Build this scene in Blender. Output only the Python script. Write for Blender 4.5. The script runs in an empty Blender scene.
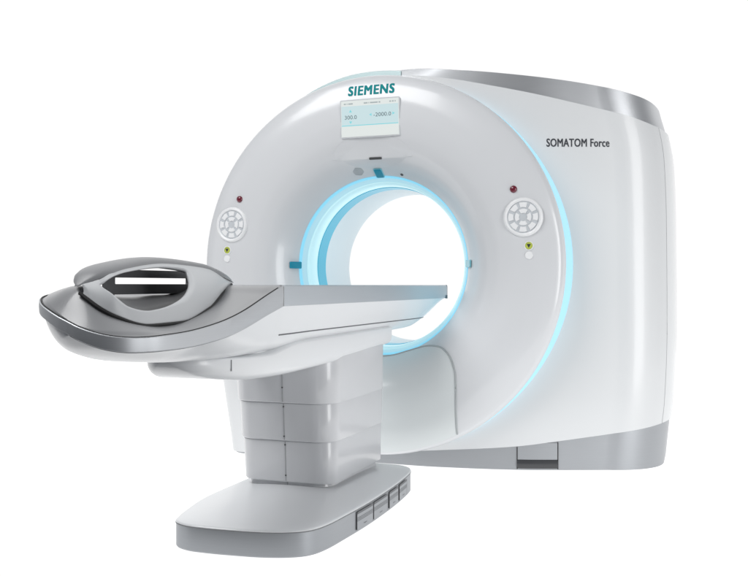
import bpy, bmesh, math
from mathutils import Vector, Matrix

# ------------------------------------------------------------------ camera, world, lamps, exposure
scene = bpy.context.scene
col = scene.collection
R = math.radians
cam_d = bpy.data.cameras.new('camera')
cam = bpy.data.objects.new('camera', cam_d)
col.objects.link(cam)
cam.location = (1.65, -4.6, 0.98)
cam.rotation_euler = (R(90), 0, R(20))
cam_d.sensor_width = 36
cam_d.lens = 900 / 748 * 36
cam_d.shift_y = -3 / 748
cam_d.clip_start = 0.05
cam_d.clip_end = 200
scene.camera = cam

scene.view_settings.view_transform = 'Standard'
scene.view_settings.look = 'None'
scene.view_settings.exposure = 0.0
scene.view_settings.gamma = 1.0
scene.view_settings.use_curve_mapping = False

world = bpy.data.worlds.new('World')
scene.world = world
world.use_nodes = True
wn = world.node_tree
for n in list(wn.nodes):
    wn.nodes.remove(n)
wo = wn.nodes.new('ShaderNodeOutputWorld')
wb = wn.nodes.new('ShaderNodeBackground')
wt = wn.nodes.new('ShaderNodeTexCoord')
ws = wn.nodes.new('ShaderNodeSeparateXYZ')
wm = wn.nodes.new('ShaderNodeMapRange')
wm.inputs['From Min'].default_value = -1
wm.inputs['From Max'].default_value = 1
wr = wn.nodes.new('ShaderNodeValToRGB')
e = wr.color_ramp.elements
e[0].position = 0.0
e[0].color = (0.10, 0.104, 0.112, 1)
e[1].position = 0.80
e[1].color = (1.0, 1.0, 1.0, 1)
k = wr.color_ramp.elements.new(0.56)
k.color = (0.17, 0.175, 0.186, 1)
wn.links.new(wt.outputs['Generated'], ws.inputs[0])
wn.links.new(ws.outputs['Y'], wm.inputs['Value'])
wn.links.new(wm.outputs[0], wr.inputs[0])
wn.links.new(wr.outputs[0], wb.inputs['Color'])
wb.inputs['Strength'].default_value = 1.04
wn.links.new(wb.outputs[0], wo.inputs['Surface'])


def area(name, loc, aim, sx, sy, power, color=(1, 1, 1)):
    l = bpy.data.lights.new(name, 'AREA')
    l.shape = 'RECTANGLE'
    l.size = sx
    l.size_y = sy
    l.energy = power
    l.color = color
    o = bpy.data.objects.new(name, l)
    col.objects.link(o)
    o.location = loc
    o.rotation_euler = (Vector(aim) - Vector(loc)).to_track_quat('-Z', 'Y').to_euler()
    return o


area('softbox_overhead', (-1.6, -3.4, 4.6), (0, -0.4, 0.9), 3.0, 2.2, 165)
area('strip_softbox', (5.2, -2.75, 1.4), (0.5, -0.6, 0.8), 1.5, 3.4, 100)
area('strip_softbox', (-4.6, -2.6, 1.6), (-0.4, -1.2, 0.8), 1.6, 3.2, 6)


# ------------------------------------------------------------------ materials
def mat(name, color, rough=0.4, metal=0.0, coat=0.0, emit=None, estr=0.0, noise=0.006, scale=6.0, bump=0.0, brushed=False, spec=0.5):
    m = bpy.data.materials.new(name)
    m.use_nodes = True
    nt = m.node_tree
    b = nt.nodes['Principled BSDF']
    tc = nt.nodes.new('ShaderNodeTexCoord')
    mp = nt.nodes.new('ShaderNodeMapping')
    nt.links.new(tc.outputs['Object'], mp.inputs[0])
    if brushed:
        mp.inputs['Scale'].default_value = (1.0, 1.0, 60.0)
    nz = nt.nodes.new('ShaderNodeTexNoise')
    nz.inputs['Scale'].default_value = scale
    nz.inputs['Detail'].default_value = 5
    nt.links.new(mp.outputs[0], nz.inputs['Vector'])
    mx = nt.nodes.new('ShaderNodeMixRGB')
    mx.inputs[1].default_value = tuple(c * (1 - noise) for c in color) + (1,)
    mx.inputs[2].default_value = tuple(min(1, c * (1 + noise)) for c in color) + (1,)
    nt.links.new(nz.outputs['Fac'], mx.inputs[0])
    nt.links.new(mx.outputs[0], b.inputs['Base Color'])
    mr = nt.nodes.new('ShaderNodeMapRange')
    mr.inputs['To Min'].default_value = max(0.02, rough - 0.012)
    mr.inputs['To Max'].default_value = rough + 0.012
    nt.links.new(nz.outputs['Fac'], mr.inputs['Value'])
    nt.links.new(mr.outputs[0], b.inputs['Roughness'])
    b.inputs['Metallic'].default_value = metal
    b.inputs['Coat Weight'].default_value = coat
    b.inputs['Coat Roughness'].default_value = 0.12
    b.inputs['Specular IOR Level'].default_value = spec
    if bump:
        n2 = nt.nodes.new('ShaderNodeTexNoise')
        n2.inputs['Scale'].default_value = 420
        nt.links.new(tc.outputs['Object'], n2.inputs['Vector'])
        bp = nt.nodes.new('ShaderNodeBump')
        bp.inputs['Strength'].default_value = bump
        bp.inputs['Distance'].default_value = 0.0006
        nt.links.new(n2.outputs['Fac'], bp.inputs['Height'])
        nt.links.new(bp.outputs[0], b.inputs['Normal'])
    if emit:
        b.inputs['Emission Color'].default_value = emit + (1,)
        b.inputs['Emission Strength'].default_value = estr
    return m


M = {}
M['white'] = mat('white_painted_shell', (0.78, 0.795, 0.805), 0.32, coat=0.35)
M['disc'] = mat('pearl_front_paint', (0.73, 0.745, 0.765), 0.28, coat=0.45)
M['panel'] = mat('pearl_panel_paint', (0.76, 0.80, 0.805), 0.3, coat=0.4)
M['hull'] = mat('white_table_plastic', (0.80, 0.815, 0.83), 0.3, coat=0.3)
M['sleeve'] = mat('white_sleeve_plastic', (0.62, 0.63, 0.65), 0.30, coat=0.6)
M['silver'] = mat('brushed_silver', (0.62, 0.635, 0.655), 0.40, metal=0.85, noise=0.05, scale=9, brushed=True)
M['silverbase'] = mat('satin_silver_base', (0.33, 0.345, 0.365), 0.40, metal=0.7, noise=0.05, scale=9, brushed=True)
M['skirt'] = mat('satin_silver_skirt', (0.40, 0.415, 0.435), 0.40, metal=0.75, noise=0.05, scale=9, brushed=True)
M['band'] = mat('satin_silver_band', (0.50, 0.515, 0.535), 0.50, metal=0.8, noise=0.06, scale=9, brushed=True)
M['railgrey'] = mat('anodised_rail', (0.50, 0.53, 0.56), 0.36, metal=0.7, noise=0.03, brushed=True)
M['tray'] = mat('grey_tray_plastic', (0.26, 0.265, 0.275), 0.33, coat=0.2, bump=0.15)
M['grip'] = mat('light_grey_grip_plastic', (0.56, 0.575, 0.59), 0.40, bump=0.1)
M['gripdark'] = mat('grey_handle_plastic', (0.24, 0.245, 0.255), 0.4, bump=0.15)
M['holder'] = mat('dark_grey_holder', (0.115, 0.117, 0.122), 0.5, bump=0.15)
M['carbon'] = mat('grey_table_top', (0.30, 0.31, 0.325), 0.45)
M['black'] = mat('black_gap', (0.012, 0.012, 0.013), 0.6)
M['seam'] = mat('grey_seam', (0.22, 0.23, 0.24), 0.6)
M['faint2'] = mat('dim_seam', (0.30, 0.31, 0.32), 0.5)
M['flapgap'] = mat('flap_gap', (0.11, 0.115, 0.125), 0.5)
M['pseam'] = mat('pearl_groove', (0.42, 0.45, 0.46), 0.4, coat=0.3)
M['faint'] = mat('faint_seam', (0.5, 0.51, 0.52), 0.5)
M['dark'] = mat('dark_grey_recess', (0.06, 0.062, 0.066), 0.3)
M['tealreflect'] = mat('teal_reflection_band', (0.50, 0.64, 0.65), 0.3, metal=0.1, coat=0.3)
M['ring'] = mat('blue_light_diffuser', (0.15, 0.25, 0.3), 0.5, emit=(0.27, 0.55, 0.69), estr=1.15)
M['glow'] = mat('bore_light_diffuser', (0.2, 0.35, 0.4), 0.5, emit=(0.14, 0.46, 0.64), estr=1.05)
M['liner'] = mat('pale_blue_liner', (0.55, 0.75, 0.80), 0.35, coat=0.2, emit=(0.36, 0.58, 0.62), estr=0.6)
M['glowpale'] = mat('pale_light_diffuser', (0.35, 0.45, 0.5), 0.5, emit=(0.26, 0.50, 0.58), estr=0.8)
M['teal'] = mat('teal_plexi', (0.01, 0.30, 0.45), 0.35, coat=0.2, emit=(0.03, 0.42, 0.58), estr=0.45)
M['tunnel'] = mat('pale_tunnel_wall', (0.86, 0.93, 0.96), 0.45)
M['mark'] = mat('blue_window', (0.0, 0.27, 0.40), 0.2, coat=0.5)
M['marklight'] = mat('pale_blue_window', (0.25, 0.62, 0.72), 0.25, coat=0.5)
M['red'] = mat('dark_red_lens', (0.16, 0.012, 0.03), 0.2, coat=0.6)
M['lime'] = mat('lime_indicator', (0.50, 0.58, 0.10), 0.4)
M['button'] = mat('white_button', (0.90, 0.91, 0.92), 0.35)
M['pad'] = mat('grey_keypad', (0.60, 0.63, 0.66), 0.4)
M['brand'] = mat('teal_print', (0.0, 0.25, 0.27), 0.6, spec=0.2)
M['print'] = mat('dark_print', (0.035, 0.04, 0.05), 0.5)
M['grille'] = mat('grey_grille', (0.28, 0.33, 0.35), 0.6)
M['lcd'] = mat('lit_screen', (0.05, 0.05, 0.05), 0.15, emit=(0.80, 0.85, 0.83), estr=0.9, noise=0)
M['lcdblue'] = mat('lit_screen_blue_field', (0.05, 0.05, 0.05), 0.15, emit=(0.62, 0.79, 0.82), estr=0.9, noise=0)
M['lcdline'] = mat('lit_screen_cyan', (0.05, 0.05, 0.05), 0.2, emit=(0.22, 0.68, 0.74), estr=0.95, noise=0)
M['lcdtext'] = mat('screen_text', (0.10, 0.15, 0.17), 0.4)
M['lcdgrey'] = mat('screen_small_text', (0.42, 0.48, 0.49), 0.4)
M['bezel'] = mat('screen_bezel', (0.62, 0.64, 0.66), 0.35)


# ------------------------------------------------------------------ helpers
def link_mesh(name, verts, faces, m, parent=None, smooth=True, angle=40):
    me = bpy.data.meshes.new(name)
    me.from_pydata([tuple(v) for v in verts], [], faces)
    bm = bmesh.new()
    bm.from_mesh(me)
    bmesh.ops.remove_doubles(bm, verts=bm.verts, dist=1e-5)
    bmesh.ops.recalc_face_normals(bm, faces=bm.faces)
    if smooth:
        for f in bm.faces:
            f.smooth = True
        for ed in bm.edges:
            if len(ed.link_faces) == 2 and ed.calc_face_angle(0) > R(angle):
                ed.smooth = False
    bm.to_mesh(me)
    bm.free()
    me.materials.append(m)
    o = bpy.data.objects.new(name, me)
    col.objects.link(o)
    if parent:
        o.parent = parent
    return o


def empty(name, loc=(0, 0, 0)):
    o = bpy.data.objects.new(name, None)
    col.objects.link(o)
    o.location = loc
    o.empty_display_size = 0.2
    return o


class Acc:
    def __init__(self):
        self.v = []
        self.f = []

    def grid(self, rows, close_u=False, close_v=False):
        b = len(self.v)
        n = len(rows)
        w = len(rows[0])
        for r in rows:
            self.v.extend(r)
        for i in range(n if close_v else n - 1):
            for j in range(w if close_u else w - 1):
                a = b + i * w + j
                bb = b + i * w + (j + 1) % w
                c = b + ((i + 1) % n) * w + (j + 1) % w
                d = b + ((i + 1) % n) * w + j
                self.f.append((a, bb, c, d))

    def poly(self, pts):
        b = len(self.v)
        self.v.extend(pts)
        self.f.append(tuple(range(b, b + len(pts))))

    def out(self, name, m, parent=None, smooth=True, angle=40):
        return link_mesh(name, self.v, self.f, m, parent, smooth, angle)


def interp(x, xs, ys):
    if x <= xs[0]:
        return ys[0]
    for i in range(len(xs) - 1):
        if x <= xs[i + 1]:
            t = (x - xs[i]) / (xs[i + 1] - xs[i])
            return ys[i] * (1 - t) + ys[i + 1] * t
    return ys[-1]


def pchip(x, xs, ys):
    n = len(xs)
    if x <= xs[0]:
        return ys[0]
    if x >= xs[-1]:
        return ys[-1]
    h = [xs[i + 1] - xs[i] for i in range(n - 1)]
    d = [(ys[i + 1] - ys[i]) / h[i] for i in range(n - 1)]
    s = [0.0] * n
    s[0] = d[0]
    s[-1] = d[-1]
    for i in range(1, n - 1):
        if d[i - 1] * d[i] > 0:
            w1 = 2 * h[i] + h[i - 1]
            w2 = h[i] + 2 * h[i - 1]
            s[i] = (w1 + w2) / (w1 / d[i - 1] + w2 / d[i])
    for i in range(n - 1):
        if x <= xs[i + 1]:
            t = (x - xs[i]) / h[i]
            a = ys[i]
            b = ys[i + 1]
            return (a * (1 + 2 * t) * (1 - t) ** 2 + h[i] * s[i] * t * (1 - t) ** 2 + b * t * t * (3 - 2 * t) - h[i] * s[i + 1] * t * t * (1 - t))


def catmull(pts, n, closed=False):
    """n points along a centripetal-ish Catmull-Rom through pts (Vectors)"""
    P = [Vector(p) for p in pts]
    m = len(P)
    segs = m if closed else m - 1
    out = []
    for i in range(n):
        u = i * segs / n if closed else i * segs / (n - 1)
        s = min(int(u), segs - 1)
        t = u - s

        def g(k):
            if closed:
                return P[k % m]
            if k < 0:
                return P[0] * 2 - P[1]
            if k >= m:
                return P[-1] * 2 - P[-2]
            return P[k]
        a, b, c, d = g(s - 1), g(s), g(s + 1), g(s + 2)
        out.append(0.5 * ((2 * b) + (c - a) * t + (2 * a - 5 * b + 4 * c - d) * t * t + (3 * b - a - 3 * c + d) * t ** 3))
    return out


def tube(acc, pts, r, n=8, cap=True):
    P = [Vector(p) for p in pts]
    rows = []
    up = Vector((0, 0, 1))
    for i, p in enumerate(P):
        t = (P[min(i + 1, len(P) - 1)] - P[max(i - 1, 0)]).normalized()
        a = t.cross(up)
        if a.length < 1e-3:
            a = t.cross(Vector((0, 1, 0)))
        a.normalize()
        b = a.cross(t)
        rows.append([p + r * (math.cos(q * 2 * math.pi / n) * a + math.sin(q * 2 * math.pi / n) * b) for q in range(n)])
    acc.grid(rows, close_u=True)
    if cap:
        acc.poly(rows[0][::-1])
        acc.poly(rows[-1])


def rrect(hx, hz, r, n=6):
    pts = []
    for cx, cz, a0 in ((hx - r, hz - r, 0), (-hx + r, hz - r, 90), (-hx + r, -hz + r, 180), (hx - r, -hz + r, 270)):
        for i in range(n + 1):
            a = R(a0 + 90 * i / n)
            pts.append((cx + r * math.cos(a), cz + r * math.sin(a)))
    return pts


def plate(acc, outline, frame, t, bev=0.0):
    """raised plate; outline in (u,w), frame = (origin, U, W, N)"""
    o, U, W, N = frame
    cx = sum(p[0] for p in outline) / len(outline)
    cz = sum(p[1] for p in outline) / len(outline)
    bot = [o + U * p[0] + W * p[1] - N * 0.004 for p in outline]
    mid = [o + U * p[0] + W * p[1] + N * (t - bev) for p in outline]
    rows = [bot, mid]
    if bev:
        ins = []
        for p in outline:
            d = math.hypot(p[0] - cx, p[1] - cz) or 1
            q = max(0, 1 - bev / d)
            ins.append(o + U * (cx + (p[0] - cx) * q) + W * (cz + (p[1] - cz) * q) + N * t)
        rows.append(ins)
    acc.grid(rows, close_u=True)
    acc.poly(rows[-1])


def text_tris(s, size, embolden=0.0, align='CENTER', spacing=1.0):
    cu = bpy.data.curves.new('text', 'FONT')
    cu.body = s
    cu.size = size
    cu.offset = embolden
    cu.align_x = align
    cu.space_character = spacing
    cu.resolution_u = 4
    o = bpy.data.objects.new('text', cu)
    col.objects.link(o)
    bpy.context.view_layer.update()
    dg = bpy.context.evaluated_depsgraph_get()
    me = bpy.data.meshes.new_from_object(o.evaluated_get(dg))
    v = [(p.co.x, p.co.y) for p in me.vertices]
    f = [tuple(p.vertices) for p in me.polygons]
    bpy.data.objects.remove(o)
    bpy.data.curves.remove(cu)
    bpy.data.meshes.remove(me)
    return v, f


def lettering(name, s, size, width, fn, m, parent, embolden=0.0):
    """printed letters; strokes are thickened by overlaying slightly shifted copies"""
    v, f = text_tris(s, size, spacing=1.0 + embolden * 50)
    bm = bmesh.new()
    vs = [bm.verts.new((p[0], p[1], 0)) for p in v]
    for ff in f:
        try:
            bm.faces.new([vs[t] for t in ff])
        except ValueError:
            pass
    bmesh.ops.triangulate(bm, faces=bm.faces)
    bmesh.ops.subdivide_edges(bm, edges=[e_ for e_ in bm.edges if e_.calc_length() > size * 0.2], cuts=3, use_grid_fill=True)
    bm.verts.index_update()
    v = [(p.co.x, p.co.y) for p in bm.verts]
    f = [tuple(t.index for t in ff.verts) for ff in bm.faces]
    bm.free()
    x0 = min(p[0] for p in v)
    x1 = max(p[0] for p in v)
    k = (width - 2 * embolden) / (x1 - x0)
    V, F = [], []
    steps = [(0.0, 0.0)] if not embolden else [(-1, -0.6), (-0.5, 0.6), (0, -0.6), (0, 0.6), (0.5, -0.6), (1, 0.6), (-1, 0.6), (1, -0.6)]
    for q, (du, dw) in enumerate(steps):
        b = len(V)
        for p in v:
            c = fn((p[0] - (x0 + x1) / 2) * k + du * embolden, p[1] + dw * embolden)
            V.append(c + Vector((0, -0.00004 * q, 0)))
        F += [tuple(t + b for t in ff) for ff in f]
    o = link_mesh(name, V, F, m, parent, smooth=False)
    return o


# ------------------------------------------------------------------ floor
floor_m = mat('glowing_white_floor', (0.3, 0.3, 0.3), 0.6, emit=(1.0, 1.0, 1.0), estr=0.96, noise=0.0)  # added glow keeps the floor white and free of contact shadows
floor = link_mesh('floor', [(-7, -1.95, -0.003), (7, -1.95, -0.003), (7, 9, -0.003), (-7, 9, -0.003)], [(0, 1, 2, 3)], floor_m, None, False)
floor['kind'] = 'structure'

# ================================================================== GANTRY
AX, AZ, RD = -0.04, 1.09, 1.04      # bore axis and radius of the round front
gantry = empty('ct_gantry', (0, 0.3, 0))
GY = -0.3
gantry['label'] = 'white ring-shaped scanner gantry with blue glowing bore, lit screen and silver side band'
gantry['category'] = 'ct scanner'


def gl(o):
    """keep world placement while parented to the gantry empty"""
    o.matrix_parent_inverse = Matrix.Translation((0, -0.3, 0))
    return o


PR = [0.475, 0.485, 0.50, 0.525, 0.56, 0.60, 0.65, 0.72, 0.80, 0.88, 0.95, 1.0, 1.022, 1.034, 1.04]
PY = [0.215, 0.185, 0.155, 0.112, 0.067, 0.027, -0.006, -0.030, -0.038, -0.036, -0.026, -0.010, 0.002, 0.018, 0.04]


def fdisc(x, z):
    return pchip(math.hypot(x - AX, z - AZ), PR, PY)


def frame_disc(x, z):
    h = 0.01
    o = Vector((x, fdisc(x, z), z))
    U = Vector((2 * h, fdisc(x + h, z) - fdisc(x - h, z), 0)).normalized()
    W = Vector((0, fdisc(x, z + h) - fdisc(x, z - h), 2 * h)).normalized()
    N = W.cross(U).normalized()
    if N.y > 0:
        N = -N
    W = N.cross(U) * -1
    if W.z < 0:
        W = -W
    return o, U, W, N


def lathe_rows(prof, n=160):
    rows = []
    for r, y in prof:
        rows.append([Vector((AX + r * math.cos(2 * math.pi * i / n), y, AZ + r * math.sin(2 * math.pi * i / n))) for i in range(n)])
    return rows


# round front cover
prof = []
rr = [0.475 + (1.04 - 0.475) * i / 60 for i in range(61)]
for r in sorted(set(rr + PR)):
    prof.append((r, pchip(r, PR, PY)))
prof.append((1.04, 0.06))
prof.append((1.015, 0.066))
a = Acc()
a.grid(lathe_rows(prof), close_u=True)
front = gl(a.out('front_cover', M['disc'], gantry))

# glowing strip round the rim of the front cover (hidden where the housing rises to meet it)
a = Acc()
a.grid(lathe_rows([(1.015, 0.058), (1.032, 0.064), (1.038, 0.075), (1.041, 0.10), (1.047, 0.16), (1.054, 0.24), (1.066, 0.38)]), close_u=True)
gl(a.out('light_ring', M['ring'], gantry))

# bore: glow ring, pale liner, teal ring, tunnel
a = Acc()
a.grid(lathe_rows([(r, pchip(r, PR, PY) - 0.003) for r in (0.4752, 0.477, 0.479, 0.482, 0.485, 0.488, 0.491)]), close_u=True)
gl(a.out('bore_light_band', M['glowpale'], gantry))
a = Acc()
a.grid(lathe_rows([(r, pchip(min(r, 0.53), PR, PY) - o_) for r, o_ in ((0.491, 0.0015), (0.4925, 0.004), (0.497, 0.005), (0.501, 0.004), (0.502, 0.0))]), close_u=True)
gl(a.out('bore_light_ring', M['glow'], gantry))
a = Acc()
a.grid(lathe_rows([(0.4752, 0.209), (0.4735, 0.211), (0.4715, 0.219), (0.4715, 0.226)]), close_u=True)
gl(a.out('bore_edge', M['liner'], gantry))
a = Acc()
a.grid(lathe_rows([(0.4715, 0.222), (0.463, 0.232), (0.457, 0.250), (0.455, 0.275), (0.455, 0.31)]), close_u=True)
gl(a.out('bore_liner', M['liner'], gantry))
a = Acc()
a.grid(lathe_rows([(0.458, 0.31), (0.452, 0.312), (0.452, 0.43), (0.456, 0.434)]), close_u=True)
gl(a.out('bore_ring', M['teal'], gantry))
a = Acc()
a.grid(lathe_rows([(0.455, 0.43), (0.455, 0.80), (0.46, 0.84), (0.475, 0.87), (0.50, 0.885), (0.55, 0.89)]), close_u=True)
gl(a.out('bore_tunnel', M['tunnel'], gantry))

# --- housing: plan outline swept vertically
XLZ = [0.0, 0.10, 0.41, 0.75, 1.09, 1.25, 1.42, 1.60, 1.75, 1.88, 1.98, 2.06, 2.10, 2.125, 2.14, 2.16]
XLX = [-0.95, -0.965, -1.02, -1.065, -1.08, -1.075, -1.035, -0.955, -0.86, -0.74, -0.61, -0.46, -0.36, -0.28, -0.20, -0.05]


def xleft(z):
    return pchip(z, XLZ, XLX)


XRZ = [0.0, 0.2, 0.36, 0.75, 1.3, 1.65, 1.79, 1.9, 2.0, 2.1, 2.2]
XRX = [1.455, 1.475, 1.492, 1.505, 1.502, 1.490, 1.470, 1.440, 1.415, 1.39, 1.36]


def xright(z):
    return pchip(z, XRZ, XRX)


GX = [-1.2, -0.8, -0.4, 0.0, 0.2, 0.45, 0.75, 1.05, 1.34, 1.55]
GYV = [0.10, 0.06, 0.055, 0.066, 0.064, 0.088, 0.146, 0.250, 0.366, 0.46]


def gfront(x):
    return pchip(x, GX, GYV)


NT = 120
BACK = 0.90


def outline_at(z, off=0.0):
    """plan outline at height z from back left round the front to back right"""
    xl, xr = xleft(z) - off, xright(z) + off
    pts = []
    rl = 0.10
    rc = 0.27
    yl = gfront(xl) - off
    yr = gfront(xr) - off
    # left side back to front
    for i in range(8):
        pts.append((xl, BACK + (yl + rl - BACK) * i / 8))
    for i in range(9):
        q = R(90 * i / 8)
        pts.append((xl + rl * (1 - math.cos(q)), yl + rl * (1 - math.sin(q)) + (gfront(xl + rl * (1 - math.cos(q))) - off - yl) * math.sin(q)))
    x0, x1 = xl + rl, xr - rc
    for i in range(1, 80):
        x = x0 + (x1 - x0) * i / 80
        pts.append((x, gfront(x) - off))
    for i in range(15):
        q = R(90 * i / 14)
        x = x1 + rc * math.sin(q)
        y = gfront(x1) - off + (rc + 0.05) * (1 - math.cos(q)) + (gfront(x) - gfront(x1)) * 0.6 * (1 - math.sin(q))
        pts.append((x, y))
    ye = pts[-1][1]
    for i in range(1, 9):
        pts.append((xr, ye + (BACK - ye) * i / 8))
    return pts


def ztop(x):
    return pchip(x, [-1.2, -1.08, -0.9, -0.6, -0.36, -0.16, 0.0, 0.16, 0.46, 0.755, 1.037, 1.3, 1.40, 1.44, 1.47],
                 [1.1, 1.25, 1.62, 1.985, 2.105, 2.142, 2.153, 2.153, 2.128, 2.092, 2.052, 1.995, 1.962, 1.93, 1.90])


def zhi(x, y):
    b = pchip(x, [-1.1, -0.6, -0.2, 0.0, 0.16, 0.36, 0.6, 0.85, 1.09, 1.29, 1.40, 1.47], [1.2, 1.92, 2.095, 2.122, 2.117, 2.09, 2.04, 1.984, 1.925, 1.873, 1.835, 1.81])
    if x > 1.3 and y > 0.5:
        b -= 0.06 * (y - 0.5)
    return b


def zlo(x, y):
    b = pchip(x, [-1.1, -0.6, 0.0, 0.27, 0.73, 0.925, 1.2, 1.375, 1.48], [0.008, 0.012, 0.061, 0.088, 0.126, 0.153, 0.193, 0.222, 0.246])
    if x > 1.3 and y > 0.5:
        b += 0.03 * (y - 0.5)
    return b


def column(j, za, zb, off, n):
    """n+1 points on outline column j from height fn za to zb (fns of x,y)"""
    res = []
    # fixed-point: find bounds for this column
    def solve(fn, z0):
        z = z0
        for _ in range(14):
            x, y = outline_at(z, off)[j]
            z = 0.5 * z + 0.5 * fn(x, y)
        return z
    a0 = solve(za, 0.1) if callable(za) else za
    b0 = solve(zb, 2.0) if callable(zb) else zb
    for i in range(n + 1):
        z = a0 + (b0 - a0) * i / n
        x, y = outline_at(z, off)[j]
        res.append(Vector((x, y, z)))
    return res


NC = len(outline_at(1.0))
FT = lambda x, y: ztop(x)
JL = 17 + 26         # column where the tinted band ends
cols_core = [column(j, 0.0, FT, 0.0, 44) for j in range(NC)]


def ring_cut(acc_rows, keep):
    verts = []
    faces = []
    w = len(acc_rows[0])
    for r in acc_rows:
        verts.extend(r)
    for i in range(len(acc_rows) - 1):
        for jj in range(w - 1):
            q = (i * w + jj, i * w + jj + 1, (i + 1) * w + jj + 1, (i + 1) * w + jj)
            c = sum((verts[t] for t in q), Vector()) / 4
            if keep(c):
                faces.append(q)
    return verts, faces


def outside_disc(c):
    return c.y > 0.55 or math.hypot(c.x - AX, c.z - AZ) > 0.80


# silver core: sides and front, top cap with rounded lip, back annulus
v, f = ring_cut(cols_core, outside_disc)
core = Acc()
core.v = v
core.f = f
top = [c[-1] for c in cols_core]


def inset_loop(loop, d, dz):
    n = len(loop)
    cx = sum(p.x for p in loop) / n
    outp = []
    for i, p in enumerate(loop):
        t = (loop[min(i + 1, n - 1)] - loop[max(i - 1, 0)])
        nrm = Vector((-t.y, t.x, 0))
        if nrm.length < 1e-6:
            nrm = Vector((0, 1, 0))
        nrm.normalize()
        if nrm.y < 0 and 20 < i < n - 12:
            nrm = -nrm
        outp.append(Vector((p.x + nrm.x * d * 0.6, min(p.y + abs(nrm.y) * d, BACK), p.z + dz)))
    return outp


lip = inset_loop(top, 0.02, 0.006)
core.grid([top, lip])
half = NC // 2
# cap: join mirrored columns left to right
rows = []
for i in range(half + 1):
    pa, pb = lip[i], lip[NC - 1 - i]
    rows.append([pa.lerp(pb, q / 16) for q in range(17)])
capv = []
back_row = [Vector((p.x, BACK, p.z)) for p in lip]
rows = []
for q in range(9):
    rows.append([p.lerp(b, q / 8) for p, b in zip(lip, back_row)])
core.grid(rows)
# back face: outline to bore opening
outer = []
bl = [c for c in cols_core[0]]
br = [c for c in cols_core[-1]]
loop = [Vector((p.x, BACK, p.z)) for p in bl] + back_row + [Vector((p.x, BACK, p.z)) for p in reversed(br)]
loop += [Vector((br[0].x + (bl[0].x - br[0].x) * i / 40, BACK, 0.0)) for i in range(1, 40)]
inner = []
for p in loop:
    ang = math.atan2(p.z - AZ, p.x - AX)
    inner.append(Vector((AX + 0.52 * math.cos(ang), BACK, AZ + 0.52 * math.sin(ang))))
core.grid([loop, inner], close_u=True)
core.poly([Vector((p[0], p[1], 0.0)) for p in outline_at(0.0)])
housing = gl(core.out('gantry_housing', M['silver'], gantry, angle=35))
housing.data.materials.append(M['skirt'])
for p_ in housing.data.polygons:
    if p_.center.z < 0.6:
        p_.material_index = 1

# white wrap-round side cover, 10 mm proud of the core
OFF = 0.012
JS = NC - 13          # column of the vertical seam to the rear cover
NB = 44


def wrap(j0, j1, name, m, off=OFF, edge=True):
    cols = [column(j, zlo, zhi, off, NB) for j in range(j0, j1 + 1)]
    v, f = ring_cut(cols, outside_disc)
    acc = Acc()
    acc.v = v
    acc.f = f
    # returns (edge thickness) along top, bottom and sides
    def inner(c, i):
        p = c[i]
        jj = cols.index(c) + j0
        q = outline_at(p.z, -0.004)[jj]
        return Vector((q[0], q[1], p.z))
    if edge:
        acc.grid([[c[-1] for c in cols], [inner(c, -1) for c in cols]])
        acc.grid([[c[0] for c in cols], [inner(c, 0) for c in cols]])
        acc.grid([cols[0], [inner(cols[0], i) for i in range(NB + 1)]])
        acc.grid([cols[-1], [inner(cols[-1], i) for i in range(NB + 1)]])
    return gl(acc.out(name, m, gantry, angle=35))


wrap(0, JS - 1, 'side_cover', M['white'])
wrap(JS - 1, NC - 1, 'rear_cover', M['white'], off=0.0115)
a = Acc()
sc = column(JS - 1, zlo, zhi, OFF, 30)
tube(a, [p + Vector((0.0, 0.001, 0)) for p in sc], 0.0022, 6)
gl(a.out('cover_seam', M['faint'], gantry))

# band along the top left; reflected teal ring light is put into its colour
rows = []
for q in range(41):
    th_ = R(81.8 + (121 - 81.8) * q / 40)
    ro = 1.041 + 0.029 * max(0.0, 1 - (max(0.0, q - 14) / 26) ** 1.6)
    rows.append([Vector((AX + r * math.cos(th_), y, AZ + r * math.sin(th_))) for r, y in ((1.02, 0.058), (ro - 0.003, 0.060), (ro, 0.066), (ro, 0.45), (1.02, 0.45))])
a = Acc()
a.grid(rows)
a.poly(rows[0])
gl(a.out('tinted_band', M['tealreflect'], gantry))

# foot latch on the silver base
def base_pt(x, z, off):
    return Vector((x, gfront(x) - off, z))


a = Acc()
rows = []
for zz in (0.010, 0.012, 0.055, 0.058):
    rows.append([base_pt(0.735 + 0.2 * i / 8, zz, 0.004 if zz in (0.012, 0.055) else -0.004) for i in range(9)])
latch_rows = []
a = Acc()
a.grid([[base_pt(0.735 + 0.2 * i / 8, zz, 0.005) for i in range(9)] for zz in (0.056, 0.145)])
a.grid([[base_pt(0.735 + 0.2 * i / 8, zz, o_) for i in range(9)] for zz, o_ in ((0.056, 0.005), (0.056, -0.01))])
latch = gl(a.out('base_latch', M['skirt'], gantry, smooth=False))
a = Acc()
rows = []
for q in range(9):
    t = q / 8
    rows.append([base_pt(0.732 + 0.206 * i / 8, 0.008 + 0.048 * t, 0.003 + 0.010 * math.sin(math.pi * t)) for i in range(9)])
a.grid(rows)
o = a.out('latch_grip', M['dark'], latch)
for x, zt_ in ((0.733, 0.121), (0.937, 0.149)):
    a = Acc()
    a.grid([[base_pt(x + s, z, 0.0065) for s in (-0.0022, 0.0022)] for z in (0.006, zt_)])
    a.out('latch_gap', M['black'], latch, smooth=False)

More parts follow.
